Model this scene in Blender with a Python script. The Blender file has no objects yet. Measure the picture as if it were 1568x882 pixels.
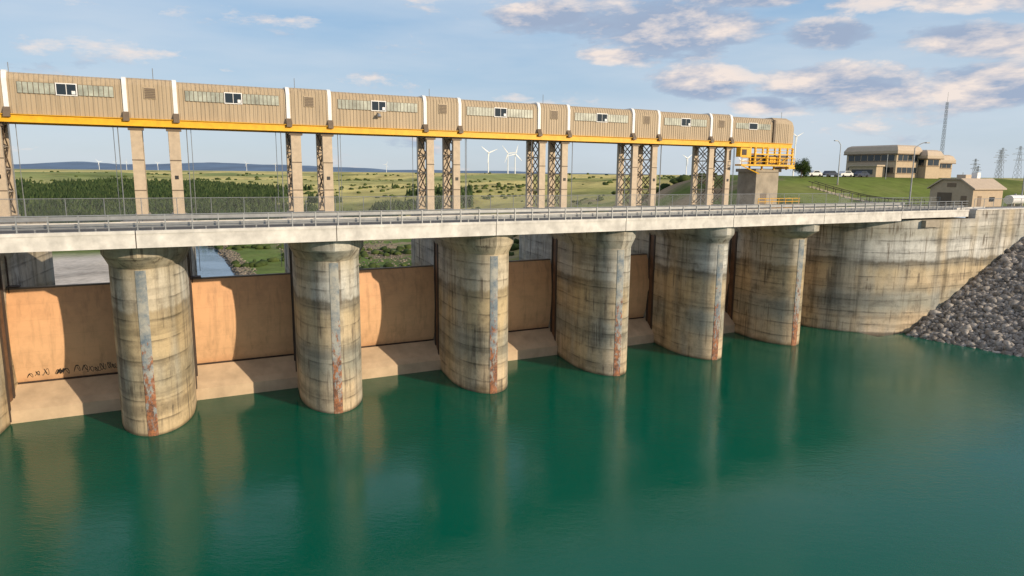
import bpy, math, random
import numpy as np
from mathutils import Vector, Matrix
random.seed(4); rng=np.random.default_rng(7)
scene=bpy.context.scene
scene.view_settings.view_transform='Standard'; scene.view_settings.look='None'; scene.view_settings.exposure=0

# ---------------- dam frame: s along dam, d downstream, z up -------------
OX,OY=-30.6,55.3; UX,UY=.893,.450
def W(s,d,z=0.0): return (OX+s*UX-d*UY, OY+s*UY+d*UX, z)

# ---------------- materials ----------------
class N:
    def __init__(self,tree): self.t=tree; self.n=tree.nodes; self.l=tree.links
    def new(self,typ,**kw):
        nd=self.n.new(typ)
        for k,v in kw.items(): setattr(nd,k,v)
        return nd
    def _set(self,sock,v):
        if isinstance(v,bpy.types.NodeSocket): self.l.new(v,sock)
        else:
            if hasattr(sock.default_value,'__len__') and not hasattr(v,'__len__'): v=[v]*len(sock.default_value)
            if hasattr(v,'__len__') and len(sock.default_value)==4 and len(v)==3: v=(*v,1)
            sock.default_value=v
    def math(self,op,a,b=0.0,c=None,clamp=False):
        nd=self.new('ShaderNodeMath',operation=op,use_clamp=clamp); self._set(nd.inputs[0],a); self._set(nd.inputs[1],b)
        if c is not None: self._set(nd.inputs[2],c)
        return nd.outputs[0]
    def noise(self,vec,scale,detail=4,rough=.55,dist=0.0):
        nd=self.new('ShaderNodeTexNoise'); 
        if vec is not None: self.l.new(vec,nd.inputs['Vector'])
        nd.inputs['Scale'].default_value=scale; nd.inputs['Detail'].default_value=detail; nd.inputs['Roughness'].default_value=rough; nd.inputs['Distortion'].default_value=dist
        return nd.outputs[0]
    def mapping(self,vec,scale=(1,1,1),loc=(0,0,0),rot=(0,0,0)):
        nd=self.new('ShaderNodeMapping'); self.l.new(vec,nd.inputs[0]); nd.inputs['Scale'].default_value=scale; nd.inputs['Location'].default_value=loc; nd.inputs['Rotation'].default_value=rot
        return nd.outputs[0]
    def ramp(self,fac,stops,interp='LINEAR'):
        nd=self.new('ShaderNodeValToRGB'); r=nd.color_ramp; r.interpolation=interp
        while len(r.elements)<len(stops): r.elements.new(.5)
        for e,(p,c) in zip(r.elements,stops):
            e.position=p
            e.color=(c,c,c,1) if not hasattr(c,'__len__') else (*c,1)
        self.l.new(fac,nd.inputs[0]); return nd.outputs[0]
    def mix(self,fac,a,b,mode='MIX'):
        nd=self.new('ShaderNodeMix',data_type='RGBA',blend_type=mode); self._set(nd.inputs[0],fac); self._set(nd.inputs[6],a); self._set(nd.inputs[7],b); return nd.outputs[2]
    def bump(self,h,strength=.3,dist=.05):
        nd=self.new('ShaderNodeBump'); self.l.new(h,nd.inputs['Height']); nd.inputs['Strength'].default_value=strength; nd.inputs['Distance'].default_value=dist; return nd.outputs[0]
def base_mat(name,rough=.8,metal=0.0):
    m=bpy.data.materials.new(name); m.use_nodes=True; g=N(m.node_tree)
    b=m.node_tree.nodes['Principled BSDF']; b.inputs['Roughness'].default_value=rough; b.inputs['Metallic'].default_value=metal
    tc=g.new('ShaderNodeTexCoord'); return m,g,b,tc.outputs['Object']
def simple(name,col,rough=.7,metal=0.0,var=.25,scale=1.5,bump=0.0):
    m,g,b,P=base_mat(name,rough,metal)
    n=g.noise(P,scale,4,.6)
    f=g.ramp(n,[(.3,1-var),(.7,1+var*.3)])
    c=g.mix(1.0,(*col,1),f,'MULTIPLY'); g.l.new(c,b.inputs['Base Color'])
    if bump: g.l.new(g.bump(g.noise(P,scale*6,3),bump,.03),b.inputs['Normal'])
    return m

def concrete_mat():
    m,g,b,P=base_mat('stained_concrete',.88)
    sx=g.new('ShaderNodeSeparateXYZ'); g.l.new(P,sx.inputs[0]); z=sx.outputs[2]
    nb=g.noise(P,.35,4,.6)
    z2=g.math('ADD',z,g.math('MULTIPLY',g.math('SUBTRACT',g.noise(g.mapping(P,(1,1,.4)),.12,4,.6),.5),2.4))
    z2=g.math('ADD',z2,g.math('MULTIPLY',g.math('SUBTRACT',g.noise(g.mapping(P,(1,1,.2)),1.1,4,.65),.5),.9))
    zf=g.math('DIVIDE',z2,18.0)
    c=g.ramp(zf,[(0.0,(.34,.25,.15)),(.03,(.58,.455,.31)),(.15,(.57,.45,.305)),(.19,(.42,.365,.275)),(.25,(.31,.30,.245)),(.33,(.35,.335,.28)),(.38,(.44,.37,.26)),(.44,(.52,.415,.275)),(.54,(.48,.39,.255)),(.585,(.32,.28,.21)),(.615,(.21,.19,.155)),(.632,(.50,.495,.46)),(.70,(.62,.615,.58)),(.78,(.55,.545,.51)),(.85,(.42,.405,.35)),(.93,(.55,.53,.48)),(1.0,(.53,.50,.45))])
    bl=g.ramp(g.noise(g.mapping(P,(1,1,.30)),.14,3,.5),[(.46,0.0),(.60,.55)])
    c=g.mix(bl,c,(.52,.395,.22,1))
    cool=g.ramp(g.noise(g.mapping(P,(1,1,.25),(5,9,2)),.22,3,.5),[(.50,0.0),(.64,.5)])
    c=g.mix(cool,c,(.34,.355,.34,1))
    st=g.noise(g.mapping(P,(.85,.85,.045)),1.0,4,.62,.3)
    c=g.mix(1.0,c,g.ramp(st,[(.34,.58),(.46,.92),(.56,1.0),(.70,1.06)]),'MULTIPLY')
    s2=g.noise(g.mapping(P,(2.2,2.2,.09),(9,2,0)),1.0,4,.62,.3)
    up=g.ramp(g.noise(g.mapping(P,(.5,.5,.35),(2,2,7)),1.0,3,.6),[(.47,0.0),(.60,1.0)])
    wp=g.math('MULTIPLY',g.ramp(s2,[(.52,0.0),(.62,.8)]),up)
    c=g.mix(wp,c,(.14,.11,.08,1))
    gr=g.noise(P,.5,6,.7)
    c=g.mix(1.0,c,g.ramp(gr,[(.34,.66),(.5,1.0),(.7,1.06)]),'MULTIPLY')
    hb=g.noise(g.mapping(P,(.05,.05,.7)),1.0,4,.65)
    c=g.mix(1.0,c,g.ramp(hb,[(.38,.70),(.50,1.0),(.7,1.04)]),'MULTIPLY')
    fr=g.math('FRACT',g.math('DIVIDE',g.math('ADD',g.math('ADD',z,.35),g.math('MULTIPLY',nb,.25)),1.83))
    ln=g.ramp(fr,[(0.0,.38),(.03,.54),(.055,1.0),(.6,1.0),(.90,.90),(1.0,.52)])
    c=g.mix(g.ramp(g.noise(g.mapping(P,(1,1,.5)),.4,4,.65),[(.41,.12),(.58,1.0)]),c,g.mix(1.0,c,ln,'MULTIPLY'))
    fn=g.noise(P,5,4,.7); c=g.mix(1.0,c,g.ramp(fn,[(.3,.86),(.7,1.06)]),'MULTIPLY')
    wet=g.ramp(g.math('ADD',z,g.math('MULTIPLY',nb,.25)),[(.18,.45),(.38,1.0)])
    c=g.mix(1.0,c,wet,'MULTIPLY')
    g.l.new(c,b.inputs['Base Color'])
    h=g.math('ADD',fn,g.math('MULTIPLY',ln,1.0)); g.l.new(g.bump(h,.4,.03),b.inputs['Normal'])
    return m
def steel_nose_mat():
    m,g,b,P=base_mat('rusted_steel_armour',.65)
    sx=g.new('ShaderNodeSeparateXYZ'); g.l.new(P,sx.inputs[0]); z=sx.outputs[2]
    n1=g.noise(g.mapping(P,(2.2,2.2,.9)),1.2,6,.78)
    base=g.mix(g.ramp(g.noise(P,.6,5,.75),[(.38,0),(.62,1)]),(.12,.16,.20,1),(.36,.35,.31,1))
    k=g.math('ADD',n1,g.math('MULTIPLY',g.math('SUBTRACT',6.0,z),.020))
    r=g.ramp(k,[(.485,0.0),(.56,.95)])
    rc=g.mix(g.ramp(g.noise(P,2,5,.75),[(.38,0),(.62,1)]),(.08,.035,.022,1),(.38,.14,.05,1))
    c=g.mix(r,base,rc); g.l.new(c,b.inputs['Base Color']); return m
def cladding_mat():
    m,g,b,P=base_mat('tan_corrugated_cladding',.55)
    n=g.noise(g.mapping(P,(.6,.6,.25)),1,4,.6)
    c=g.mix(n,(.37,.285,.185,1),(.47,.37,.25,1))
    st=g.noise(g.mapping(P,(3,3,.12),(4,4,4)),1,4,.6)
    c=g.mix(1.0,c,g.ramp(st,[(.35,.80),(.55,1.0)]),'MULTIPLY')
    g.l.new(c,b.inputs['Base Color']); return m
def gate_mat():
    m,g,b,P=base_mat('orange_painted_gate_steel',.6)
    sx=g.new('ShaderNodeSeparateXYZ'); g.l.new(P,sx.inputs[0]); z=sx.outputs[2]
    n=g.noise(P,.22,4,.5)
    c=g.mix(n,(.64,.385,.21,1),(.71,.45,.26,1))
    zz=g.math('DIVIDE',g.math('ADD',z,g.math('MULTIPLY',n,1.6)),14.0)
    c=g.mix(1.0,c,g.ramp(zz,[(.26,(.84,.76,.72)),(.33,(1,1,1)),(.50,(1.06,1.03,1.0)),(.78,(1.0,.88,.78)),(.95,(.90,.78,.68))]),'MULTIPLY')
    st=g.noise(g.mapping(P,(1.6,1.6,.08)),1,4,.6)
    c=g.mix(1.0,c,g.ramp(st,[(.30,.78),(.48,1.0)]),'MULTIPLY')
    bl=g.noise(P,.6,5,.7); c=g.mix(1.0,c,g.ramp(bl,[(.32,.84),(.55,1.0)]),'MULTIPLY')
    fr=g.math('FRACT',g.math('DIVIDE',z,1.55)); c=g.mix(1.0,c,g.ramp(fr,[(0,.90),(.02,.91),(.03,1.0)]),'MULTIPLY')
    g.l.new(c,b.inputs['Base Color']); g.l.new(g.bump(g.noise(P,.8,3),.15,.04),b.inputs['Normal']); return m
def water_mat(name,col,s1=1.0,dist=.03):
    m,g,b,P=base_mat(name,.02)
    b.inputs['IOR'].default_value=1.333
    n=g.noise(P,.02,3,.5); c=g.mix(n,(*[v*.75 for v in col],1),(*[v*1.25 for v in col],1)); g.l.new(c,b.inputs['Base Color'])
    h1=g.noise(g.mapping(P,(1.0,2.4,1),rot=(0,0,.45)),.9*s1,2,.5)
    h2=g.noise(g.mapping(P,(1.0,2.2,1),rot=(0,0,-.2)),2.8*s1,3,.7)
    h3=g.noise(P,.09*s1,2,.5)
    amp=g.ramp(g.noise(g.mapping(P,(1,1.6,1)),.04,4,.6),[(.40,.30),(.62,1.0)])
    h=g.math('ADD',g.math('ADD',g.math('MULTIPLY',h1,.7),g.math('MULTIPLY',h2,.7)),g.math('MULTIPLY',h3,.5))
    h=g.math('MULTIPLY',h,amp)
    g.l.new(g.bump(h,1.0,dist),b.inputs['Normal']); return m
def vcol_mat(name,nscale=.3,rough=.95):
    m,g,b,P=base_mat(name,rough)
    a=g.new('ShaderNodeVertexColor',layer_name='Col')
    n=g.noise(P,nscale,6,.7); n2=g.noise(P,nscale*.06,5,.65)
    c=g.mix(1.0,a.outputs[0],g.ramp(n,[(.3,.72),(.5,1.0),(.72,1.2)]),'MULTIPLY')
    c=g.mix(1.0,c,g.ramp(n2,[(.32,.55),(.5,1.0),(.7,1.2)]),'MULTIPLY')
    g.l.new(c,b.inputs['Base Color']); b.inputs['Specular IOR Level'].default_value=.1
    g.l.new(g.bump(n,.35,.3),b.inputs['Normal']); return m
def island_mat(name,ca,cb,rough=.9,noise_scale=3):
    m,g,b,P=base_mat(name,rough); gm=g.new('ShaderNodeNewGeometry')
    c=g.mix(gm.outputs['Random Per Island'],(*ca,1),(*cb,1))
    c=g.mix(1.0,c,g.ramp(g.noise(P,noise_scale,3),[(.3,.7),(.7,1.25)]),'MULTIPLY')
    b.inputs['Specular IOR Level'].default_value=.15
    g.l.new(c,b.inputs['Base Color']); return m
def mesh_fence_mat():
    m,g,b,P=base_mat('chain_link_mesh',.5,.4)
    b.inputs['Base Color'].default_value=(.22,.23,.24,1)
    sx=g.new('ShaderNodeSeparateXYZ'); g.l.new(P,sx.inputs[0])
    hx=g.math('MULTIPLY',g.math('ADD',sx.outputs[0],g.math('MULTIPLY',sx.outputs[1],.5)),14.0)
    a1=g.math('ADD',hx,g.math('MULTIPLY',sx.outputs[2],14.0)); a2=g.math('SUBTRACT',hx,g.math('MULTIPLY',sx.outputs[2],14.0))
    w=g.math('MAXIMUM',g.math('LESS_THAN',g.math('FRACT',a1),.08),g.math('LESS_THAN',g.math('FRACT',a2),.08))
    g.l.new(w,b.inputs['Alpha']); return m

M={}
M['conc']=concrete_mat(); M['nose']=steel_nose_mat(); M['clad']=cladding_mat(); M['gate']=gate_mat()
M['white']=simple('white_painted_band',(.80,.80,.80),.5,var=.10)
M['fascia']=simple('pale_precast_concrete',(.68,.65,.61),.8,var=.32,scale=.8,bump=.1)
M['sill']=simple('beige_sill_concrete',(.56,.42,.285),.85,var=.25,scale=.5,bump=.1)
M['plainconc']=simple('plain_concrete',(.38,.33,.26),.85,var=.35,scale=.6,bump=.2)
M['asphalt']=simple('asphalt',(.10,.10,.098),.9,var=.3,scale=2)
M['yellow']=simple('yellow_painted_steel',(.80,.43,.01),.5,var=.2)
M['galv']=simple('galvanised_steel',(.33,.34,.35),.45,.5,var=.2)
M['tansteel']=simple('tan_painted_steel',(.50,.40,.29),.55,var=.2)
M['tandark']=simple('dark_brown_steel',(.15,.11,.075),.6,var=.2)
M['dark']=simple('dark_rusty_steel',(.065,.045,.035),.7,var=.4,scale=1.2)
M['rust']=simple('rust_guide_steel',(.17,.09,.05),.7,var=.6,scale=.7)
M['glass']=simple('dark_window_glass',(.02,.03,.04),.08,var=.1)
M['panel']=simple('translucent_window_panel',(.42,.44,.37),.35,var=.5,scale=.9)
M['black']=simple('black_spray_paint',(.012,.012,.014),.5,var=.1)
M['bldg']=simple('tan_stucco',(.50,.39,.27),.85,var=.12)
M['bldgdark']=simple('brown_roof_metal',(.22,.155,.10),.6,var=.15)
M['roof']=simple('tan_metal_roof',(.50,.40,.30),.6,var=.12)
M['fence']=mesh_fence_mat()
M['whitem']=simple('white_turbine_paint',(.78,.79,.8),.4,var=.05)
M['carw']=simple('white_car_paint',(.7,.7,.7),.25,var=.03)
M['card']=simple('dark_car_paint',(.04,.05,.08),.25,var=.03)
M['tyre']=simple('tyre_rubber',(.02,.02,.02),.9)
M['bark']=simple('tree_bark',(.09,.06,.04),.9)
M['rock']=island_mat('grey_riprap_rock',(.14,.125,.11),(.44,.40,.36))
M['bankrock']=island_mat('brown_bank_rock',(.10,.09,.075),(.28,.235,.18))
M['conifer']=island_mat('conifer_foliage',(.026,.052,.018),(.08,.11,.036),noise_scale=.05)
M['shrub']=island_mat('shrub_foliage',(.035,.055,.016),(.08,.105,.03),noise_scale=.1)
M['leaf']=island_mat('deciduous_leaves',(.03,.055,.012),(.08,.12,.03))
M['water']=water_mat('reservoir_water',(.0,.096,.058),1.0,.024)
M['river']=water_mat('river_water',(.11,.16,.23),.6,.05)
M['terrain']=vcol_mat('grass_and_prairie',.35)
M['hill']=simple('hazy_blue_hills',(.11,.18,.29),.95,var=.25,scale=.002)  # aerial haze painted as blue-grey base colour, no volumetrics

# ---------------- mesh builder ----------------
class B:
    def __init__(self): self.v=[];self.f=[];self.m=[];self.mats=[]
    def mi(self,k):
        if k not in self.mats: self.mats.append(k)
        return self.mats.index(k)
    def add(self,vs,fs,k):
        o=len(self.v); self.v+=vs; i=self.mi(k)
        for f in fs: self.f.append([o+a for a in f]); self.m.append(i)
    def box(self,s0,s1,d0,d1,z0,z1,k):
        vs=[W(s,d,z) for z in (z0,z1) for (s,d) in ((s0,d0),(s1,d0),(s1,d1),(s0,d1))]
        self.add(vs,[(3,2,1,0),(4,5,6,7),(0,1,5,4),(1,2,6,5),(2,3,7,6),(3,0,4,7)],k)
    def prism(self,poly,z0,z1,k):
        n=len(poly); vs=[W(s,d,z0) for s,d in poly]+[W(s,d,z1) for s,d in poly]
        self.add(vs,[list(range(n))[::-1],list(range(n,2*n))]+[(i,(i+1)%n,n+(i+1)%n,n+i) for i in range(n)],k)
    def loft(self,rings,k,cap=True):
        n=len(rings[0]); vs=[p for r in rings for p in r]; fs=[]
        for j in range(len(rings)-1):
            for i in range(n): fs.append((j*n+i,j*n+(i+1)%n,(j+1)*n+(i+1)%n,(j+1)*n+i))
        if cap: fs.append(list(range(n))[::-1]); fs.append(list(range((len(rings)-1)*n,len(rings)*n)))
        self.add(vs,fs,k)
    def exs(self,prof,s0,s1,k):
        self.loft([[W(s0,d,z) for d,z in prof],[W(s1,d,z) for d,z in prof]],k)
    def exd(self,prof,d0,d1,k):
        self.loft([[W(s,d0,z) for s,z in prof],[W(s,d1,z) for s,z in prof]],k)
    def tube(self,p,q,r,k,n=6,r2=None):
        p=Vector(p);q=Vector(q);a=(q-p).normalized(); t=Vector((0,0,1)) if abs(a.z)<.9 else Vector((1,0,0))
        e=a.cross(t).normalized(); g=a.cross(e); r2=r if r2 is None else r2
        R=[[tuple(c+(e*math.cos(x)+g*math.sin(x))*rr) for x in [2*math.pi*i/n for i in range(n)]] for c,rr in ((p,r),(q,r2))]
        self.loft(R,k)
    def ts(self,a,b,r,k,n=5): self.tube(W(*a),W(*b),r,k,n)
    def obj(self,name,parent=None,smooth=False):
        me=bpy.data.meshes.new(name); me.from_pydata(self.v,[],self.f)
        for k in self.mats: me.materials.append(M[k])
        me.polygons.foreach_set('material_index',self.m)
        import bmesh
        bm=bmesh.new(); bm.from_mesh(me); bmesh.ops.recalc_face_normals(bm,faces=bm.faces); bm.to_mesh(me); bm.free()
        if smooth: me.polygons.foreach_set('use_smooth',[True]*len(me.polygons))
        o=bpy.data.objects.new(name,me); scene.collection.objects.link(o)
        if smooth:
            try: me.set_sharp_from_angle(angle=math.radians(35))
            except Exception: pass
        if parent: o.parent=parent
        return o
def empty(name):
    o=bpy.data.objects.new(name,None); scene.collection.objects.link(o); return o

# ---------------- noise ----------------
def _h(i,j,seed=0):
    v=np.sin(i*127.1+j*311.7+seed*74.7)*43758.5453; return v-np.floor(v)
def vn(x,y,seed=0):
    i=np.floor(x);j=np.floor(y);fx=x-i;fy=y-j;fx=fx*fx*(3-2*fx);fy=fy*fy*(3-2*fy)
    return (_h(i,j,seed)*(1-fx)+_h(i+1,j,seed)*fx)*(1-fy)+(_h(i,j+1,seed)*(1-fx)+_h(i+1,j+1,seed)*fx)*fy
def fbm(x,y,o=4,seed=0):
    t=0;a=.5;tot=0
    for k in range(o): t=t+a*vn(x*2**k,y*2**k,seed+k); tot+=a; a*=.5
    return t/tot
def sm(x,a,b):
    t=np.clip((x-a)/(b-a+1e-9),0,1); return t*t*(3-2*t)

# ---------------- terrain ----------------
def rb(s,d): return np.abs(s-7-10*np.sin(d/90)*sm(d,260,420))
def height(s,d):
    s=np.asarray(s,float);d=np.asarray(d,float)
    dist=np.hypot(s,d)
    near=1-sm(d,30,60)
    s0=99*near+(66+.15*np.minimum(d,900))*(1-near)
    s1=103*near+(112+.55*np.minimum(d,900))*(1-near)
    wob=(fbm(s/60,d/60,3,11)-.5)*60*sm(d,90,200)
    r=sm(s+wob,s0,s1)
    dd=d+(fbm(s/150,d/150,3,5)-.5)*140
    f=np.interp(dd,[400,470,560,800,1500,3500],[0,.22,.42,.62,.86,1.0])
    u=1-(1-r)*(1-f)
    Hfar=np.interp(dist,[200,350,700,1500,4000],[12,9,11.5,17.5,20.5])+(fbm(s/240,d/200,3,21)-.5)*27*sm(dist,230,500)*(1-.75*sm(dist,1200,4000))
    Hn=18.3+5.2*sm(d,19,54)
    wn=1-sm(dist,215,330)
    H=Hn*wn+Hfar*(1-wn)
    H=np.where(dist>330,np.minimum(H,22.3),H)
    b=rb(s,d)
    floor=-20.8+2.6*sm(b,16,21)+ (fbm(s/25,d/25,4,31)-.4)*2.2*sm(b,20,34)
    z=floor+(H-floor)*u
    z=z+(fbm(s/28,d/28,4,41)-.5)*4*u*sm(d,90,160)*(1-sm(dist,500,1500))
    return z
def geom(a,b,n): return list(np.geomspace(a,b,n))
ss=[-x for x in geom(210,5000,26)][::-1]+list(np.arange(-200,90,6))+list(np.arange(90,240,3))+list(np.arange(240,800,8))+geom(812,16000,44)
ds=[1.5,3,5,8]+list(np.arange(11,72,3))+list(np.arange(76,200,6))+list(np.arange(208,1100,8))+geom(1115,14000,44)
S,D=np.meshgrid(np.array(ss),np.array(ds)); Z=height(S,D)
def grid_obj(name,S,D,Z,mat,col=None):
    ny,nx=S.shape
    X=OX+S*UX-D*UY; Y=OY+S*UY+D*UX
    co=np.stack([X,Y,Z],-1).reshape(-1,3)
    idx=np.arange(nx*ny).reshape(ny,nx)
    q=np.stack([idx[:-1,:-1],idx[:-1,1:],idx[1:,1:],idx[1:,:-1]],-1).reshape(-1,4)
    me=bpy.data.meshes.new(name); me.vertices.add(len(co)); me.vertices.foreach_set('co',co.ravel())
    me.loops.add(q.size); me.loops.foreach_set('vertex_index',q.ravel().astype(np.int32))
    me.polygons.add(len(q)); me.polygons.foreach_set('loop_start',np.arange(0,q.size,4,dtype=np.int32)); me.polygons.foreach_set('loop_total',np.full(len(q),4,dtype=np.int32))
    me.update(); me.validate()
    me.polygons.foreach_set('use_smooth',[True]*len(q))
    if col is not None:
        at=me.color_attributes.new('Col','FLOAT_COLOR','POINT'); at.data.foreach_set('color',np.concatenate([col,np.ones(col.shape[:-1]+(1,))],-1).reshape(-1).astype(np.float32))
    me.materials.append(M[mat]); o=bpy.data.objects.new(name,me); scene.collection.objects.link(o); return o
def C(*c): return np.array(c)
dist=np.hypot(S,D)
n1=fbm(S/110,D/110,5,51)[...,None]; n2=fbm(S/300,D/220,4,61)[...,None]; n3=fbm(S/14,D/14,4,71)[...,None]
col=C(.15,.185,.05)*(1-sm(n1,.36,.56))+C(.38,.35,.12)*sm(n1,.36,.56)
fld=sm(dist,400,900)[...,None]*sm(n2,.32,.44); col=col*(1-fld)+C(.60,.51,.20)*fld
grn=(sm(dist,500,1500)[...,None])*sm(fbm(S/500,D/160,3,81)[...,None],.56,.61); col=col*(1-grn)+C(.24,.28,.10)*grn
near=((1-sm(dist,200,280)) * sm(S,98,104))[...,None]; col=col*(1-near)+(C(.13,.17,.035)*(1-sm(n1,.42,.66))+C(.24,.23,.07)*sm(n1,.42,.66))*near
gz=np.hypot(np.gradient(Z,axis=1)/np.gradient(S,axis=1),np.gradient(Z,axis=0)/np.gradient(D,axis=0))
st=(sm(gz,.18,.34)*sm(n3[...,0]+.05,.4,.6)*(dist<1500))[...,None]; col=col*(1-st)+C(.32,.23,.14)*st
fl=(1-sm(Z,-17.6,-15))[...,None]; gr=fl*sm(-S,10,18)[...,None]*(1-sm(-S,45,60))[...,None]*(1-sm(D,310,350))[...,None]
col=col*(1-fl)+(C(.10,.17,.035)*(1-n3)+C(.17,.20,.06)*n3)*fl
bk=(sm(S,50,62)*(1-sm(S,120,150))*sm(D,150,180)*(1-sm(D,330,400)))[...,None]*sm(n3,.42,.55); col=col*(1-bk)+C(.27,.21,.14)*bk
bb=rb(S,D); rk=((1-sm(bb,21,27)))[...,None]*fl; col=col*(1-rk)+C(.19,.175,.15)*rk; col=col*(1-gr)+C(.52,.47,.41)*gr
hz=(sm(dist,1800,9000)*.55)[...,None]; col=col*(1-hz)+C(.33,.37,.33)*hz  # distance haze painted into the vertex colours, paler blue-grey further out
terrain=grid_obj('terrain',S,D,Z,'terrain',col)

b=B(); 
b.add([W(-40,29,-19.0),W(60,29,-19.0),W(70,620,-19.0),W(-70,620,-19.0)],[(0,1,2,3)],'river'); b.obj('river')
b=B(); b.add([W(-900,-1500,0),W(1200,-1500,0),W(1200,1.0,0),W(96,1.0,0),W(96,14.4,0),W(-300,14.4,0),W(-900,14.4,0)],[(0,1,2,3,4,5,6)],'water'); b.obj('reservoir_water')

def ridge(name,D0,x0,x1,hb,amp,seed,mat):
    b=B(); n=160; vs=[]
    for i in range(n+1):
        t=i/n; x=x0+(x1-x0)*t
        env=min(1,t*8)*min(1,(1-t)*5)
        h=hb*env+amp*env*float(fbm(np.array(x/900.),np.array(seed*1.7),4,seed))
        vs+= [(x,D0-900,16),(x,D0,18+h*.8),(x,D0+500,18+h)]
    fs=[]
    for i in range(n):
        for j in range(2): a=i*3+j; fs.append((a,a+3,a+4,a+1))
    b.add(vs,fs,mat); return b.obj(name,smooth=True)
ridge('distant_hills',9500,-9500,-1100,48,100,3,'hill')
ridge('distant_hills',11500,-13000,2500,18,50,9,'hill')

# ---------------- scatter ----------------
def scatter(name,bv,bf,pos,scl,mat,jit=0.0,tilt=0.0,parent=None,smooth=False):
    n=len(pos); nv=len(bv); bf=np.array(bf)
    v=np.repeat(bv[None],n,0).astype(float)
    if jit: v*= (1+rng.uniform(-jit,jit,(n,nv,1)))
    v*=scl[:,None,:]
    if tilt:
        a=rng.uniform(-tilt,tilt,n); c,s_=np.cos(a)[:,None],np.sin(a)[:,None]
        y=v[...,1]*c-v[...,2]*s_; z=v[...,1]*s_+v[...,2]*c; v[...,1]=y; v[...,2]=z
    a=rng.uniform(0,2*np.pi,n); c,s_=np.cos(a)[:,None],np.sin(a)[:,None]
    x=v[...,0]*c-v[...,1]*s_; y=v[...,0]*s_+v[...,1]*c; v[...,0]=x; v[...,1]=y
    v+=pos[:,None,:]
    f=(bf[None]+ (np.arange(n)*nv)[:,None,None]).reshape(-1,3)
    me=bpy.data.meshes.new(name); co=v.reshape(-1,3)
    me.vertices.add(len(co)); me.vertices.foreach_set('co',co.ravel())
    me.loops.add(f.size); me.loops.foreach_set('vertex_index',f.ravel().astype(np.int32))
    me.polygons.add(len(f)); me.polygons.foreach_set('loop_start',np.arange(0,f.size,3,dtype=np.int32)); me.polygons.foreach_set('loop_total',np.full(len(f),3,dtype=np.int32))
    me.update(); me.materials.append(M[mat]); o=bpy.data.objects.new(name,me); scene.collection.objects.link(o)
    if parent: o.parent=parent
    return o
def ico():
    p=(1+5**.5)/2; v=np.array([(-1,p,0),(1,p,0),(-1,-p,0),(1,-p,0),(0,-1,p),(0,1,p),(0,-1,-p),(0,1,-p),(p,0,-1),(p,0,1),(-p,0,-1),(-p,0,1)])/1.902
    f=[(0,11,5),(0,5,1),(0,1,7),(0,7,10),(0,10,11),(1,5,9),(5,11,4),(11,10,2),(10,7,6),(7,1,8),(3,9,4),(3,4,2),(3,2,6),(3,6,8),(3,8,9),(4,9,5),(2,4,11),(6,2,10),(8,6,7),(9,8,1)]
    return v,f
IV,IF=ico()
def w_arr(s,d,z): return np.stack([OX+s*UX-d*UY,OY+s*UY+d*UX,z],-1)
def inv(X,Y):
    x=X-OX;y=Y-OY; return x*UX+y*UY, -x*UY+y*UX
cv=[];cf=[]
for (zb,zt,r) in ((.08,.55,.30),(.32,.80,.22),(.58,1.0,.14)):
    o=len(cv); cv.append((0,0,zt))
    for i in range(6):
        a=i*math.pi/3+zb*3; q=r*(1 if i%2 else .75); cv.append((q*math.cos(a),q*math.sin(a),zb))
    for i in range(6): cf.append((o,o+1+i,o+1+(i+1)%6))
cv=np.array(cv)
n=64000; q=rng.uniform(-.95,-.06,n); Dd=np.exp(rng.uniform(math.log(380),math.log(900),n)); Xx=q*Dd
s_,d_=inv(Xx,Dd); zz=height(s_,d_)
den=fbm(s_/45,d_/45,4,91); lim=.30+.30*sm(q,-.40,-.26)+.20*sm(Dd,640,860)
k=(den>lim)&(d_>395)&(zz>-18.2); s_,d_,zz=s_[k],d_[k],zz[k]; m_=len(s_); print('conifers',m_)
hh=rng.uniform(5,9.5,m_); scatter('conifer_forest',cv,cf,w_arr(s_,d_,zz-.3),np.stack([hh*1.1,hh*1.1,hh],-1),'conifer',.15)
n=12000; q=rng.uniform(-.7,.45,n); Dd=np.exp(rng.uniform(math.log(210),math.log(1500),n)); s_,d_=inv(q*Dd,Dd); zz=height(s_,d_)
den=fbm(s_/70,d_/22,4,101); k=(den>.645-.045*(Dd<400))&(zz>-18.4)&(np.hypot(s_,d_)>230)&~((s_>95)&(d_<110))&~((s_<-8)&(s_>-60)&(d_<350)); s_,d_,zz=s_[k],d_[k],zz[k]; m_=len(s_); print('shrubs',m_)
hh=rng.uniform(.9,2.2,m_)*(1+np.hypot(s_,d_)/2500)
scatter('shrubs',IV,IF,w_arr(s_,d_,zz+hh*.3),np.stack([hh*1.2,hh,hh*.75],-1),'shrub',.3)
n=2600; s_=np.concatenate([rng.normal(29,2.2,n//2),rng.uniform(55,120,n//2)]); d_=rng.uniform(200,400,n); zz=height(s_,d_); k=(zz<0)
s_,d_,zz=s_[k],d_[k],zz[k]; hh=rng.uniform(.3,.9,len(s_)); scatter('river_bank_rocks',IV,IF,w_arr(s_,d_,zz),np.stack([hh,hh*.8,hh*.7],-1),'bankrock',.35)

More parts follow.
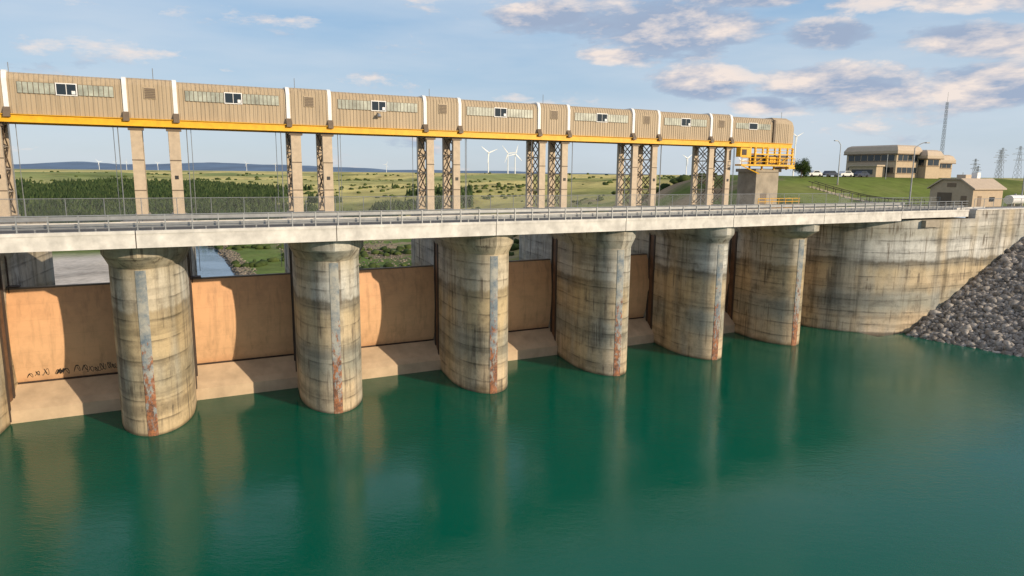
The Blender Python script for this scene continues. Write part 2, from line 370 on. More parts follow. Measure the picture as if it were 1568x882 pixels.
# ---------------- spillway structure ----------------
dam=empty('concrete_spillway_dam')
PS=[-32.4,-16.2,0,16.3,32.8,48.8,64.5,80.2]
PD=[5.0,4.2,3.4,2.2,1.3,1.0,1.5,2.6]
PC=[-29.5,-13.8,1.6,18.4,35.4,52.2,68.4,83.6]
HB=3.2; A=6.6
ang=[math.asin((c-s)/(24-d)) for s,d,c in zip(PS,PD,PC)]
def lp(k,lat,ax):
    a=ang[k]; return (PS[k]+lat*math.cos(a)+ax*math.sin(a), PD[k]-lat*math.sin(a)+ax*math.cos(a))
def outline(scale=1.0,ext=0.0,end=27,m=28):
    pts=[]
    for i in range(m+1):
        t=-math.pi/2+math.pi*i/m
        y=math.sin(t)*HB*scale; x=A-(A+ext)*math.cos(t)
        pts.append((y,x))
    pts.append((HB*scale,end)); pts.append((-HB*scale,end)); return pts
zt=17.28
for k in range(8):
    b=B(); ol=outline()
    levels=[-19,-2,0,4,8,12,15.1]
    b.loft([[W(*lp(k,y,x),z) for y,x in ol] for z in levels],'conc')
    ext=max(.5,min(PD[k]-.5,1.3 if k<6 else 2.2))
    o1=outline(1.16,ext,14,8); o15=outline(1.0,-.02,14,8)
    b.loft([[W(*lp(k,y,x),z) for y,x in o] for z,o in ((15.1,o15),(16.25,o1),(zt,o1))],'conc')
    b.loft([[W(*lp(k,y,x),z) for y,x in [(-HB,11.6-PD[k]+.2),(HB,11.6-PD[k]+.2),(HB,27),(-HB,27)]] for z in (15.1,18.25)],'conc')
    b.obj('pier',dam,True)
    b=B(); xs=[]
    for i in range(9):
        y=-.42+.105*i; t=math.asin(y/HB); x=A-A*math.cos(t)-.04
        xs.append((y,x))
    xs+= [(.42,.6),(-.42,.6)]
    b.loft([[W(*lp(k,y,x),z) for y,x in xs] for z in (-2,15.0)],'nose'); b.obj('nose_armour',dam)
    b=B()
    for sg in (-1,1):
        for a0,a1,mt,t in ((10.6,10.95,'dark',.10),(11.0,11.9,'rust',.05),(12.0,12.3,'dark',.16)):
            a0-=PD[k]-2.0;a1-=PD[k]-2.0
            poly=[lp(k,sg*(HB-.05),a0),lp(k,sg*(HB+t),a0),lp(k,sg*(HB+t),a1),lp(k,sg*(HB-.05),a1)]
            if sg<0: poly=poly[::-1]
            b.prism(poly,.2 if mt=='dark' else 2.0,17.0,mt)
    b.obj('gate_guides',dam)
def side(k,d,sg):
    ax=(d-PD[k])/math.cos(ang[k]); return PS[k]+ax*math.sin(ang[k])+sg*HB/math.cos(ang[k])
b=B(); b.exs([(12.3,-19),(12.3,1.2),(12.9,1.7),(15.0,3.0),(18,2.6),(24,-4),(28,-19)],-45,93,'sill')
b.obj('spillway_crest',dam)
b=B()
curve=[(92,29),(92,12),(92.6,9),(93.8,6.6),(95.6,4.5),(97.8,2.8),(100.2,1.5),(103,.7),(106,.35),(110,.2),(115.6,.2)]
b.prism(curve+[(115.6,9.0),(101,11),(101,29)],-19,17.27,'conc')
b.prism([(115.62,.2),(220,.2),(220,1.7),(115.62,1.7)],-19,18.55,'conc')
b.box(115.7,220,.08,1.85,18.56,18.72,'fascia')
b.box(103.0,106.2,-.02,4,16.2,17.22,'plainconc')
b.obj('abutment_wing_wall',dam,True)
b=B(); b.box(-120,-45,6,29,-19,17.27,'conc'); b.obj('left_abutment_wall',dam)
b=B(); b.box(86.5,101,18,29,17.3,18.3,'plainconc'); b.obj('hoist_end_slab',dam)

# gates
R=13.;zc=8.
def gd(z): return 14.35+(R-math.sqrt(R*R-(z-zc)**2))
for k in range(8):
    s0=side(k,14.4,1)+.02; s1=(side(k+1,14.4,-1)-.02) if k<7 else 91.98
    g=empty('spillway_gate')
    b=B(); zs=[3.0+9.3*i/16 for i in range(17)]
    prof=[(gd(z),z) for z in zs]+[(gd(z)+.25,z) for z in zs[::-1]]
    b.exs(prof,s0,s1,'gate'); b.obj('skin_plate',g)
    b=B(); b.exs([(gd(12.3)-.03,12.28),(gd(12.3)-.03,12.42),(gd(12.3)+.5,12.42),(gd(12.3)+.5,12.28)],s0,s1,'tandark')
    b.exs([(gd(3)-.06,2.9),(gd(3.2)-.06,3.14),(gd(3)+.2,3.14),(gd(3)+.2,2.9)],s0,s1,'dark'); b.obj('seal_beams',g)
    b=B()
    for ss_ in (s0+1.2,s1-1.2):
        for z in (4.6,11.0): b.tube(W(ss_,gd(z)+.3,z),W(ss_,27,8.0),.28,'dark',6)
        b.tube(W(ss_,gd(11)+.8,11),W(ss_,gd(4.6)+.8,4.6),.2,'dark',6)
    b.obj('radial_arms',g)
for k in range(1,8):
    b=B(); e=side(k,15.2,1)+.12 
    for o in (0,.45): b.ts((e+.05,15.0+o,11.5),(e+.05,15.0+o,17.6),.045,'dark')
    for i in range(16): b.ts((e+.05,15.0,11.7+i*.36),(e+.05,15.45,11.7+i*.36),.03,'dark')
    b.box(e-.1,e+.9,14.7,15.9,12.5,12.6,'dark'); b.obj('access_ladder')
# graffiti
s0=side(1,14.4,1); s1=side(2,14.4,-1)
b=B(); x=s0+.9
while x<s1-.5:
    zb=3.6+random.uniform(-.1,.15); h=random.uniform(.4,.75); w=random.uniform(.3,.5); ph=random.uniform(0,6)
    pts=[(x+w*.5+w*.5*math.cos(ph+t*.45)+.03*t*w,zb+h*.5+h*.5*math.sin(ph*1.3+t*.72)) for t in range(18)]
    for p,q in zip(pts,pts[1:]): b.tube(W(p[0],gd(p[1])-.012,p[1]),W(q[0],gd(q[1])-.012,q[1]),random.choice([.018,.024,.03]),'black',4)
    x+=w*1.2+random.choice([0,.1,.2,.4])
xx=s0+3.4
for i in range(4): b.tube(W(xx+.15*i,gd(3.9)-.02,3.7+.1*(i%2)),W(xx+.2+.13*i,gd(4.2)-.02,4.05+.15*(i%2)),.08,'black',4)
b.obj('graffiti')

# ---------------- road bridge ----------------
br=empty('road_bridge')
joints=[-97.2+16.2*i for i in range(12)]+[97.2,113.4]
for a,c in zip(joints,joints[1:]):
    b=B(); g=.04
    last=a>96; zb=17.30 if not last else 17.62
    prof=[(0,zb),(0,18.45),(-.06,18.45),(-.06,18.72),(.42,18.72),(.42,18.52),(10.6,18.52),(10.6,18.75),(11.0,18.75),(11.0,zb),(10.2,zb),(10.1,17.9),(1.0,17.9),(.9,zb)]
    b.exs(prof,a+g,c-g,'fascia'); b.exs([(.5,18.53),(.5,18.56),(10.5,18.56),(10.5,18.53)],a,c,'asphalt')
    if not last:
        for dd in (2.8,5.2,7.6): b.box(a+.3,c-.3,dd,dd+.5,17.3,17.88,'fascia')
    b.obj('deck_span',br)
b=B()
for a in joints: b.box(a-.05,a+.05,.03,.3,17.35,18.4,'dark')
b.obj('expansion_joints',br)
b=B(); s=-97.0
while s<113.2: b.box(s-.045,s+.045,.10,.24,18.72,20.0,'galv'); b.box(s-.1,s+.1,.04,.32,18.72,18.76,'galv'); s+=2.025
for z,r in ((19.98,.055),(19.62,.035),(19.25,.035),(18.98,.03)): b.ts((-97,.17,z),(113.2,.17,z),r,'galv')
b.obj('front_railing',br)
b=B(); b.box(-97,113,.62,.68,19.0,19.32,'galv'); s=-96
while s<113: b.box(s,s+.12,.69,.82,18.56,19.3,'galv'); s+=4.05
b.box(-97,113,10.2,10.26,19.0,19.32,'galv'); b.obj('guard_rail',br)
b=B(); s=-97
while s<101: b.ts((s,10.85,18.7),(s,10.85,20.95),.035,'galv'); s+=3.04
b.ts((-97,10.85,20.95),(100,10.85,20.95),.03,'galv'); b.ts((-97,10.85,18.85),(100,10.85,18.85),.025,'galv')
b.add([W(-97,10.85,18.8),W(100,10.85,18.8),W(100,10.85,20.93),W(-97,10.85,20.93)],[(0,1,2,3)],'fence'); b.obj('chain_link_fence',br)

# ---------------- gallery ----------------
ga=empty('gate_hoist_gallery')
g0,g1=22.9,27.9
def clad(b,s0,s1,off=0.0,top=33.3,bot=29.1,mat='clad'):
    p=.42; n=max(2,int(round((s1-s0)/p))); p=(s1-s0)/n
    pts=[]
    for i in range(n):
        x=s0+i*p; pts+=[(x,0),(x+p*.42,0),(x+p*.5,.06),(x+p*.92,.06)]
    pts.append((s1,0))
    rows=[(0,bot),(0,top-.75),(.28,top-.18),(.62,top)]
    vs=[];nn=len(pts)
    for dz,z in rows:
        for x,o in pts: vs.append(W(x,g0-off+dz+o,z))
    fs=[(j*nn+i,j*nn+i+1,(j+1)*nn+i+1,(j+1)*nn+i) for j in range(3) for i in range(nn-1)]
    b.add(vs,fs,mat)
    e=.09
    prof=[(g0-off+e,bot),(g0-off+e,top-.77),(g0-off+.33+e,top-.25),(g0-off+.64+e,top-.02),(g1-.6,top-.02),(g1+off,top-.8),(g1+off,bot)]
    b.exs(prof,s0,s1,mat)
narrow=[(c-2.42,c+2.42) for c in PC]; narrow[1]=(-16.1,-11.3); narrow[7]=(81.3,85.6)
b=B(); w=B(); wb=B()
def band(s,wd=.42,off=.14,top=33.3):
    o=off
    prof=[(g0-o,28.95),(g0-o,top-.75),(g0-o+.25,top-.1),(g0-o+.6,top+.1),(g1-.5,top+.1),(g1+o,top-.75),(g1+o,28.95)]
    wb.exs(prof,s-wd/2,s+wd/2,'white')
    wb.exs([(g0-.60,29.0),(g0-.142,29.75),(g0-.142,28.75),(g0-.60,28.75)],s-.30,s+.30,'tandark')
prev=-60
for i,(a,c) in enumerate(narrow):
    tops=33.22
    clad(b,prev,a,0,tops)
    L=a-prev; mid=(prev+a)/2; z0,z1=31.15,32.3
    w.box(mid-.95,mid+.95,g0-.09,g0+.12,z0-.05,z1+.05,'white')
    w.box(mid-.85,mid-.04,g0-.12,g0+.1,z0+.05,z1-.05,'glass'); w.box(mid+.04,mid+.85,g0-.12,g0+.1,z0+.05,z1-.05,'glass')
    w.box(mid+.45,mid+.78,g0-.15,g0+.1,z0+.1,z0+.45,'white')
    for x0,x1 in ((prev+1.0,mid-1.0),(mid+1.0,a-1.0)):
        w.box(x0,x1,g0-.045,g0+.1,z0,z1,'tandark'); n=int((x1-x0)/.42); p=(x1-x0)/n
        for j in range(n): w.box(x0+j*p+.04,x0+(j+1)*p-.03,g0-.075,g0,z0+.04,z1-.04,'panel')
    if i in (1,4): 
        w.tube(W(mid-.1,g0-.05,30.9),W(mid-.1,g0-.5,30.6),.06,'galv'); w.tube(W(mid-.1,g0-.45,30.75),W(mid-.1,g0-.55,30.35),.16,'galv',10,.30)
    clad(b,a,c,.10,33.36)
    m=(a+c)/2
    w.box(m-.6,m+.6,g0-.17,g0+.05,31.2,32.4,'clad')
    for j in range(6): w.exs([(g0-.22,31.27+.18*j),(g0-.17,31.40+.18*j),(g0-.16,31.40+.18*j),(g0-.16,31.27+.18*j)],m-.52,m+.52,'tandark')
    band(a);band(c); prev=c
clad(b,prev,95.2,0,33.1)
mid=(prev+95.2)/2
w.box(mid-.95,mid+.95,g0-.09,g0+.12,31.1,32.2,'white'); w.box(mid-.85,mid+.85,g0-.12,g0+.1,31.2,32.1,'glass')
for x0,x1 in ((prev+1.0,mid-1.0),(mid+1.0,94.4)):
    n=int((x1-x0)/.42); p=(x1-x0)/n
    for j in range(n): w.box(x0+j*p+.04,x0+(j+1)*p-.03,g0-.075,g0,31.2,32.1,'panel')
b.obj('corrugated_walls',ga); w.obj('windows_and_vents',ga)
wb.obj('white_bands',ga)
b=B()
def endring(s,sh):
    t=33.3-sh*.9; q=sh*.6
    return [W(s,d,z) for d,z in ((g0-.15+q,28.9),(g0-.15+q,t-.9),(g0+.15+q,t-.3),(g0+.6+q,t),(g1-.6-q,t),(g1+.1-q,t-.8),(g1+.1-q,28.9))]
b.loft([endring(95.2,0),endring(98.6,0.0),endring(99.9,.35),endring(100.5,1.0)],'clad'); 
for s in np.arange(95.5,98.6,.42): b.box(s,s+.18,g0-.2,g0-.152,29,32.3,'clad')
b.box(95.0,95.35,g0-.22,g0-.05,28.9,32.9,'tandark')
b.obj('gallery_end',ga,False)
b=B(); b.box(-60,99.5,g0-.25,g0-.2,28.32,29.0,'yellow'); b.box(-60,99.5,g0-.45,g0+.0,28.25,28.32,'yellow'); b.box(-60,99.5,g0-.45,g0+.0,29.0,29.06,'yellow')
b.box(-60,99.5,g1-.3,g1-.2,28.3,29.05,'yellow'); b.box(-60,99.5,g0+.1,g1-.4,28.95,29.08,'tandark')
b.obj('crane_runway_beam',ga)
for k,c in enumerate(PC):
    b=B(); wd=.57 if k<4 else .48
    if k==1: c=-14.7
    for sg in (-1,1):
        cs=c+sg*1.85+.22; fr=(g0+.2,g0+.75); re=(g1-1.2,g1-.65)
        b.box(cs-wd,cs+wd,fr[0],fr[1],18.2,28.25,'tansteel'); b.box(cs-wd,cs+wd,re[0],re[1],18.2,28.9,'tansteel')
        b.box(cs-wd-.2,cs+wd+.2,fr[0]-.25,re[1]+.25,18.2,18.7,'plainconc')
        b.box(cs-wd-.2,cs+wd+.2,fr[0]-.1,fr[1]+.1,27.85,28.245,'tandark')
        zs=np.linspace(18.9,28.2,5)
        for z0,z1 in zip(zs,zs[1:]):
            for e in (-wd+.1,wd-.1):
                b.ts((cs+e,fr[1],z0),(cs+e,re[0],z1),.075,'tandark'); b.ts((cs+e,fr[1],z1),(cs+e,re[0],z0),.075,'tandark'); b.ts((cs+e,fr[1],z1),(cs+e,re[0],z1),.08,'tansteel')
        for z in (21.3,24.6): b.box(cs-wd-.02,cs+wd+.02,fr[0]-.02,fr[0]+.02,z,z+.12,'tandark')
    cs=c+1.85+.22; b.box(cs-.18,cs+.18,g0+.12,g0+.18,22.6,23.0,'black')
    for e in (-3.35,3.35):
        b.ts((c+e,g0+.3,12),(c+e,g0+.3,28.3),.05,'galv'); b.ts((c+e*1.14,g0+1,12),(c+e*1.14,g0+1,28.3),.035,'galv')
    b.obj('hoist_column_frame',ga)
b=B()
for s in (-11,2,17,34,51,98): b.ts((s,24,33.2),(s,24,34.2+random.random()*.4),.04,'galv')
b.obj('roof_lightning_rods',ga)

# end platform and pier
ep=empty('yellow_access_platform')
b=B()
def yb(*a): b.box(*a,'yellow')
yb(86.6,98.8,21.2,22.6,25.15,25.42); yb(91.5,99.0,22.7,24.5,25.15,25.3)
for z in (25.9,26.5): b.ts((86.6,21.2,z),(98.8,21.2,z),.06,'yellow')
for s in np.arange(86.7,98.9,1.35): b.ts((s,21.2,25.3),(s,21.2,26.5),.05,'yellow')
yb(89.6,98.6,21.3,22.7,27.0,27.2)
for z in (27.6,28.05): b.ts((89.6,21.3,z),(98.6,21.3,z),.05,'yellow')
for s in (89.8,92.6,95.4,98.4): yb(s-.14,s+.14,21.32,21.6,25.43,28.24); yb(s-.12,s+.12,22.4,22.62,24.6,28.24)
for s in (89.8,95.4): b.ts((s,21.45,25.5),(s+2.8,21.45,27),.07,'yellow'); 
b.box(90.6,92.4,22.0,23.6,25.45,26.95,'tandark'); b.box(93.2,97.9,21.9,23.6,25.45,26.9,'tandark'); yb(93.6,95.2,21.8,21.88,25.7,26.7); b.box(95.8,97.2,21.8,21.88,25.7,26.6,'plainconc')
yb(86.6,89.0,21.5,22.5,26.6,28.1); b.box(86.9,87.9,21.45,21.49,26.9,27.8,'dark')
b.ts((86.8,21.3,25.2),(91.5,22,23.9),.09,'yellow'); yb(97.5,99.0,21.2,24.5,24.75,25.1)
b.obj('platform',ep)
b=B(); b.box(91.8,97.0,22.8,27.0,18.3,24.7,'plainconc'); b.box(91.4,97.4,22.6,27.2,24.2,24.74,'plainconc'); b.box(93.0,94.4,22.76,22.9,18.4,20.6,'tandark'); b.obj('concrete_support',ep)
b=B(); 
for z in (18.9,19.4,19.9): b.ts((88,18.4,z),(97.5,18.4,z),.06,'yellow')
for s in np.arange(88,97.6,1.55): b.ts((s,18.4,18.2),(s,18.4,19.9),.06,'yellow')
b.box(91,96,18.6,19.4,18.35,18.6,'yellow'); b.obj('lower_railing',ep)

# ---------------- right bank ----------------
s1=np.arange(94,231,1.5); d1=np.concatenate([np.arange(-70,-6,2.),np.arange(-6,.21,.62)]); S1,D1=np.meshgrid(s1,d1)
def emb(s,d): return np.minimum(.48*(s-101.9+.16*(d+1.4)),18.2)
Z1=emb(S1,D1)+ (fbm(S1/3,D1/3,3,7)-.5)*.5
c1=np.ones(S1.shape+(3,))*C(.14,.13,.115)
grid_obj('riprap_embankment',S1,D1,Z1,'terrain',c1)
n=26000; s_=rng.uniform(99,146,n); d_=rng.uniform(-34,.1,n); zz=emb(s_,d_); k=(zz>-.9)&(zz<18.1); s_,d_,zz=s_[k],d_[k],zz[k]
hh=rng.lognormal(math.log(.23),.42,len(s_)); scatter('riprap_rocks',IV,IF,w_arr(s_,d_,zz+hh*.25),np.stack([hh*1.3,hh,hh*.8],-1),'rock',.32,1.2)
b=B(); b.add([W(113.4,1.9,18.50),W(420,1.9,18.50),W(420,8,18.50),W(113.4,8,18.50)],[(0,1,2,3)],'asphalt'); b.obj('road')
b=B(); b.box(101,113.4,11.0,11.3,17.8,18.8,'fascia'); b.box(113.45,121,1.9,2.2,18.5,18.95,'fascia'); b.obj('road_kerb')
b=B(); s=115.8
while s<200: b.ts((s,.7,18.7),(s,.7,20.3),.04,'galv'); s+=2.6
for z in (18.85,20.3): b.ts((115.8,.7,z),(200,.7,z),.035,'galv')
b.add([W(115.8,.7,18.8),W(200,.7,18.8),W(200,.7,20.28),W(115.8,.7,20.28)],[(0,1,2,3)],'fence'); b.obj('chain_link_fence')
b=B(); s=100
while s<126: b.ts((s,12.4,18.2),(s,12.4,20.1),.04,'galv'); s+=2.6
for z in (18.6,20.1): b.ts((100,12.4,z),(126,12.4,z),.035,'galv')
b.add([W(100,12.4,18.4),W(126,12.4,18.4),W(126,12.4,20.08),W(100,12.4,20.08)],[(0,1,2,3)],'fence'); b.obj('chain_link_fence')

sb=empty('service_building')
b=B(); s0,s1,d0,d1=128.0,137.0,8.0,15.6; zb=18.2; ze=21.7; zr=23.4; dm=(d0+d1)/2
b.exs([(d0,zb),(d0,ze),(dm-1.6,zr-.2),(dm+1.6,zr-.2),(d1,ze),(d1,zb)],s0,s1,'bldg'); b.obj('walls',sb)
b=B(); b.exs([(d0-.45,ze-.2),(dm-1.6,zr-.17),(dm+1.6,zr-.17),(d1+.45,ze-.2),(d1+.45,ze-.02),(dm+1.7,zr+.05),(dm-1.7,zr+.05),(d0-.45,ze-.02)],s0-.35,s1+.35,'roof')
b.box(s0+2.5,s0+4.2,dm-.8,dm+.8,zr+.06,zr+.7,'roof'); b.box(s0+6.5,s0+7.5,dm-.5,dm+.5,zr+.06,zr+1.1,'white'); b.obj('roof',sb)
b=B(); b.box(s0-.05,s0+.05,d0+1.0,d0+2.0,zb,zb+2.2,'bldgdark'); b.box(s0-.06,s0+.05,dm-.2,dm+2.4,zb,zb+2.7,'tandark'); b.box(s0-.05,s0+.05,dm-.8,dm+.8,ze+.2,ze+.9,'bldgdark')
b.box(s0+1.5,s0+2.6,d0-.05,d0+.05,zb,zb+2.2,'bldgdark'); b.box(s0+5,s0+6.6,d0-.05,d0+.05,zb+1.2,zb+2.0,'glass'); b.obj('doors_and_windows',sb)

vb=empty('visitor_centre_building')
def block(s0,s1,d0,d1,z0,z1,bands):
    b=B(); b.box(s0,s1,d0,d1,z0,z1-1.9,'bldg')
    r=lambda o,z:[W(s0-o,d0-o,z),W(s1+o,d0-o,z),W(s1+o,d1+o,z),W(s0-o,d1+o,z)]
    b.loft([r(.55,z1-2.15),r(.6,z1-1.5),r(.0,z1-.35),r(-.7,z1)],'roof'); b.loft([r(.62,z1-2.4),r(.62,z1-2.16)],'bldgdark'); b.obj('block',vb)
    b=B()
    for (a,c) in bands:
        n=int((d1-d0)/2.0); p=(d1-d0-1)/n
        for j in range(n): b.box(s0-.06,s0+.06,d0+.5+j*p+.12,d0+.5+(j+1)*p-.12,a,c,'glass')
        n=int((s1-s0)/2.0); p=(s1-s0-1)/n
        for j in range(n): b.box(s0+.5+j*p+.12,s0+.5+(j+1)*p-.12,d0-.06,d0+.06,a,c,'glass')
        b.box(s0-.12,s0-.0,d0+.3,d1-.3,a-.25,a-.08,'bldgdark'); b.box(s0+.3,s1-.3,d0-.12,d0,a-.25,a-.08,'bldgdark')
    b.obj('windows',vb)
block(170,179,51.5,66,22.5,31.7,[(27.7,29.2),(24.6,26.0)])
block(179.2,185,49.5,62,22.5,30.6,[(26.6,28.1)])
block(185.3,194.5,52,60,22.5,29.6,[(26.1,27.2)])
b=B(); b.box(166,169.4,54,62,22.5,26.2,'bldg'); b.box(165.9,166.0,55,61,24.2,25.4,'glass'); b.box(165.6,169.3,53.6,62.4,26.21,26.6,'roof'); b.obj('entrance_wing',vb)

b=B()
for i in range(26):
    t=i/25; d=14+t*24; b.box(123,124.8,d,d+.95,17,float(height(124,d))+.18,'plainconc')
for ss_ in (123,124.8):
    for i in range(0,26,2): d=14.4+i/25*24; z=float(height(124,d)); b.ts((ss_,d,z),(ss_,d,z+1.2),.06,'dark')
    for i in range(25):
        d=14.4+i/25*24; e=14.4+(i+1)/25*24; b.ts((ss_,d,float(height(124,d))+1.2),(ss_,e,float(height(124,e))+1.2),.07,'dark')
b.obj('hillside_stairs')

b=B(); b.tube(W(142,9.5,19.6),W(146.5,9.5,19.6),.85,'white',16); b.box(142.8,143.1,8.9,10.1,18.2,19.0,'plainconc'); b.box(145.4,145.7,8.9,10.1,18.2,19.0,'plainconc'); b.tube(W(144,9.5,20.4),W(144,9.5,20.7),.2,'galv',8); b.obj('storage_tank',None,True)

def lamp(s,d,h,dirn=1,arm=2.6,zz=None):
    z=float(height(s,d)) if zz is None else zz
    b=B(); b.ts((s,d,z),(s,d,z+.5),.2,'plainconc',8); b.tube(W(s,d,z+.4),W(s,d,z+h),.13,'galv',8,.08)
    pts=[(s+dirn*arm*t,d,z+h+.9*math.sin(t*math.pi/2)) for t in (0,.25,.5,.75,1)]
    for p,q in zip(pts,pts[1:]): b.ts(p,q,.07,'galv')
    e=pts[-1]; b.box(min(e[0],e[0]+dirn*.9),max(e[0],e[0]+dirn*.9),d-.18,d+.18,e[2]-.1,e[2]+.08,'galv'); b.obj('street_lamp')
lamp(112.6,9.2,9.8,zz=18.52); lamp(134,40,8.6,-1,1.2); lamp(145.6,9.2,9.5,zz=18.4)
b=B(); b.ts((160,47,23),(160,47,29),.08,'galv'); b.ts((133,13,18),(133,13,24.5),.06,'galv'); b.obj('utility_pole')

def lattice(b,base,h,w0,w1,n,mat,r=.06):
    for sx,sy in ((-1,-1),(1,-1),(1,1),(-1,1)):
        b.tube((base[0]+sx*w0,base[1]+sy*w0,base[2]),(base[0]+sx*w1,base[1]+sy*w1,base[2]+h),r,mat,4)
    for i in range(n):
        t0,t1=i/n,(i+1)/n; a=w0+(w1-w0)*t0; c=w0+(w1-w0)*t1
        for (p,q) in (((-1,-1),(1,-1)),((1,-1),(1,1)),((1,1),(-1,1)),((-1,1),(-1,-1))):
            b.tube((base[0]+p[0]*a,base[1]+p[1]*a,base[2]+h*t0),(base[0]+q[0]*c,base[1]+q[1]*c,base[2]+h*t1),r*.6,mat,4)
            b.tube((base[0]+q[0]*a,base[1]+q[1]*a,base[2]+h*t0),(base[0]+p[0]*c,base[1]+p[1]*c,base[2]+h*t1),r*.6,mat,4)
def gz_(X,Y):
    s,d=inv(X,Y); return float(height(s,d))
b=B(); X,Y=160.0,260; zz_=gz_(X,Y); lattice(b,(X,Y,zz_),51-zz_,.6,.3,26,'galv',.05); b.tube((X,Y,51),(X,Y,54.5),.06,'galv',5); b.obj('communication_mast')
for X,Y,h in ((672,1010,38),(735,1050,50),(793,1090,58),(660,985,28),(850,1210,60)):
    b=B(); z=gz_(X,Y); lattice(b,(X,Y,z),h,h*.08,h*.015,7,'galv',.18)
    for t,wd in ((.62,.16),(.78,.20),(.92,.13)): b.tube((X-h*wd,Y,z+h*t),(X+h*wd,Y,z+h*t),.2,'galv',4); b.tube((X-h*wd,Y,z+h*t),(X,Y,z+h*(t+.06)),.14,'galv',4); b.tube((X+h*wd,Y,z+h*t),(X,Y,z+h*(t+.06)),.14,'galv',4)
    b.obj('transmission_tower')

def turbine(X,Y,h=62,rot=0.3,face=0.3,L=29):
    z=gz_(X,Y); h=h+max(0,18-z); b=B(); b.tube((X,Y,z-1),(X,Y,z+h),1.9 if L>20 else 1.1,'whitem',10,1.1 if L>20 else .7)
    fx,fy=math.sin(face),-math.cos(face); q0=L/29
    b.tube((X-fx*4*q0,Y-fy*4*q0,z+h+1),(X+fx*4*q0,Y+fy*4*q0,z+h+1),1.5*q0,'whitem',8); b.tube((X+fx*4*q0,Y+fy*4*q0,z+h+1),(X+fx*6*q0,Y+fy*6*q0,z+h+1),1.5*q0,'whitem',8,.4*q0)
    for i in range(3):
        a=rot+i*2*math.pi/3; dx=math.cos(a); dz=math.sin(a)
        lx,ly=math.cos(face),math.sin(face)
        c=Vector((X+fx*5*q0,Y+fy*5*q0,z+h+1)); e=Vector((lx*dx,ly*dx,dz)); nrm=Vector((-lx*dz,-ly*dz,dx)); t=Vector((fx,fy,0))
        rings=[]
        for q,wd in ((0,.8*q0),(.2,1.6*q0),(1,.4*q0)):
            p=c+e*L*q; rings.append([tuple(p+nrm*wd),tuple(p+t*.3),tuple(p-nrm*wd),tuple(p-t*.3)])
        b.loft(rings,'whitem')
    b.obj('wind_turbine')
for x,Y,r in ((746,2000,.4),(776,2050,.15),(787,2100,1.3),(1049,2500,.6),(1131,2900,.2),(150,5600,.3),(176,5900,.8),(192,5400,1.2),(240,6200,.4),(376,5800,.1),(420,6200,.9),(660,5800,.5),(590,5600,1.1)):
    turbine((x-784)/1045*Y*.985,Y,62,r,random.uniform(-.2,.6))
turbine((1213-784)/1045*1000*.985,1000,60,.5,.3,13)

for X,Y in ((-70,420),(-76,440)):
    b=B(); z=gz_(X,Y); b.tube((X,Y,z),(X,Y,z+9),.2,'galv',5); b.tube((X-1.5,Y,z+8),(X+1.5,Y,z+8),.12,'galv',4); b.obj('power_pole')

def car(s,d,mat):
    z=float(height(s,d))+.02; L=4.5; b=B()
    prof=[(s,z+.35),(s,z+.8),(s+.25,z+.95),(s+1.2,z+1.0),(s+1.75,z+1.48),(s+3.3,z+1.5),(s+4.0,z+1.02),(s+4.45,z+.95),(s+4.5,z+.35)]
    b.exd(prof,d,d+1.75,mat); b.exd([(s+1.4,z+1.02),(s+1.85,z+1.4),(s+3.2,z+1.42),(s+3.75,z+1.04)],d-.02,d+1.77,'glass')
    for ws in (s+.9,s+3.6):
        for wd in (d-.03,d+1.58): b.tube(W(ws,wd,z+.33),W(ws,wd+.2,z+.33),.33,'tyre',12)
    b.obj('parked_car')
for i,(s,m) in enumerate(((138,'carw'),(143.5,'card'),(149,'carw'),(155,'card'))): car(s,51.0,m)

def tree(s,d,h):
    t=empty('deciduous_tree'); z=float(height(s,d)); x,y,_=W(s,d)
    b=B(); b.tube((x,y,z-.2),(x,y,z+h*.45),.16,'bark',7,.1)
    for i in range(7):
        a=i*.9; b.tube((x,y,z+h*(.2+.03*i)),(x+math.cos(a)*h*.28,y+math.sin(a)*h*.28,z+h*(.5+.04*i)),.06,'bark',5,.02)
    b.obj('trunk',t)
    cl=rng.normal(0,1,(26,3)); cl/=np.linalg.norm(cl,axis=1)[:,None]; cl*=rng.uniform(.25,1,(26,1))**.5; cl*=np.array([h*.42,h*.42,h*.36]); cl+=np.array([x,y,z+h*.58])
    p=np.concatenate([c+rng.normal(0,h*.085,(150,3)) for c in cl]); tri=np.array([(-.5,0,0),(.5,0,.1),(0,.2,.8)])
    hh=rng.uniform(.12,.26,len(p)); scatter('crown',tri,[(0,1,2)],p,np.stack([hh,hh,hh],-1),'leaf',.3,3.1,t)
tree(133.0,49,4.2); tree(135.5,50.5,3.4)

# ---------------- light ----------------
elv=math.radians(17); sx,sy=.84,-.542
L=Vector((-sx*math.cos(elv),-sy*math.cos(elv),-math.sin(elv)))
sun=bpy.data.lights.new('sun','SUN'); sun.energy=4.6; sun.angle=math.radians(.6); sun.color=(1,.83,.60)
so=bpy.data.objects.new('sun',sun); so.rotation_euler=L.to_track_quat('-Z','Y').to_euler(); scene.collection.objects.link(so)
wd=bpy.data.worlds.new('World'); scene.world=wd; wd.use_nodes=True; g=N(wd.node_tree); bg=wd.node_tree.nodes['Background']
sky=g.new('ShaderNodeTexSky',sky_type='NISHITA'); sky.sun_disc=False; sky.sun_elevation=elv; sky.sun_rotation=math.atan2(sx,sy); sky.air_density=1.0; sky.dust_density=.6; sky.ozone_density=2.0
tc=g.new('ShaderNodeTexCoord'); Dv=tc.outputs['Generated']; sp=g.new('ShaderNodeSeparateXYZ'); g.l.new(Dv,sp.inputs[0])
def cl(off,sc,scale,det=6,ro=.58):
    return g.noise(g.mapping(Dv,sc,off),scale,det,ro,.15)
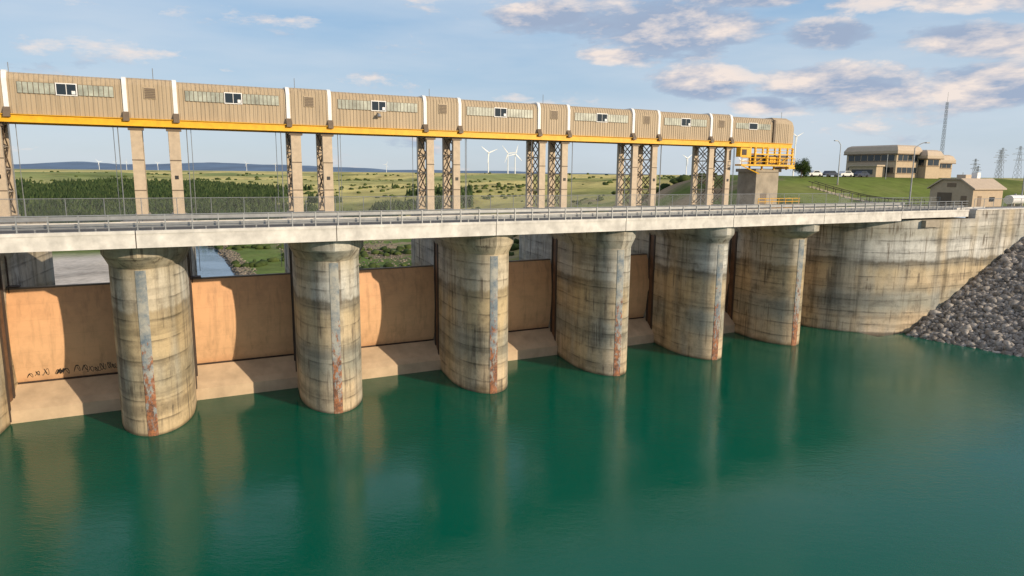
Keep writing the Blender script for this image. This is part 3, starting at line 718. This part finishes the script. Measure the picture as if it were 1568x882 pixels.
grad=g.ramp(sp.outputs[2],[(0.0,(.60,.69,.78)),(.06,(.54,.67,.81)),(.14,(.42,.60,.80)),(.26,(.27,.49,.78)),(.45,(.30,.48,.70)),(1.0,(.13,.25,.48))])
grad=g.mix(1.0,grad,(10,10,10,1),'MULTIPLY')
sk=g.mix(.78,sky.outputs[0],grad)
veil=g.ramp(cl((1,2,0),(1,1,5),1.6,5,.6),[(.36,.02),(.64,.60)])
sk=g.mix(veil,sk,(6.6,7.3,8.1,1))
sc=(1,1,3.0); o=(0.3,.15,0)
na=cl(o,sc,7.5,7,.62); nb=cl((o[0]+.012,o[1],o[2]+.07),sc,7.5,5,.6)
big=cl((3,1,2),(1,1,3.5),2.6,3,.5)
yy=g.math('MAXIMUM',sp.outputs[1],.05); ax=g.math('DIVIDE',sp.outputs[0],yy); az_=g.math('DIVIDE',sp.outputs[2],yy)
blob=None
for cx,cz,rx,rz in ((.20,.200,.22,.056),(.05,.215,.10,.022),(.47,.125,.20,.045),(.27,.130,.10,.034),(.68,.130,.16,.042),(.62,.26,.30,.044),(.66,.19,.18,.036),(.14,.165,.08,.018),(.44,.195,.09,.026),(.30,.245,.14,.022),(.36,.10,.07,.018)):
    u=g.math('DIVIDE',g.math('SUBTRACT',ax,cx),rx); v=g.math('DIVIDE',g.math('SUBTRACT',az_,cz),rz)
    q=g.math('SUBTRACT',1.0,g.math('SQRT',g.math('ADD',g.math('MULTIPLY',u,u),g.math('MULTIPLY',v,v))),clamp=True)
    blob=q if blob is None else g.math('MAXIMUM',blob,q)
hi=g.ramp(sp.outputs[2],[(.30,0.0),(.42,.26)])
back=g.math('LESS_THAN',sp.outputs[1],.05)
amt=g.math('ADD',g.math('MULTIPLY',blob,.50),g.math('MULTIPLY',g.math('ADD',hi,g.math('MULTIPLY',back,.12)),big))
na2=g.math('ADD',na,amt)
dens=g.ramp(na2,[(.575,0.0),(.68,.75),(.80,1.0)])
shade=g.math('ADD',g.math('MULTIPLY',g.math('SUBTRACT',na,nb),5.0),.28,clamp=True)
ccol=g.mix(shade,(3.5,4.3,5.8,1),(9.2,8.0,7.3,1))
out=g.mix(g.math('MULTIPLY',dens,.95),sk,ccol)
g.l.new(out,bg.inputs[0]); bg.inputs[1].default_value=.10

cam=bpy.data.cameras.new('camera'); cam.lens=24; cam.sensor_width=36; cam.clip_end=40000; cam.clip_start=.5
co=bpy.data.objects.new('camera',cam); scene.collection.objects.link(co)
co.matrix_world=Matrix.Translation((0,0,23.6))@Matrix.Rotation(math.radians(90-9.54),4,'X')@Matrix.Rotation(math.radians(.53),4,'Z')
scene.camera=co
print('done')
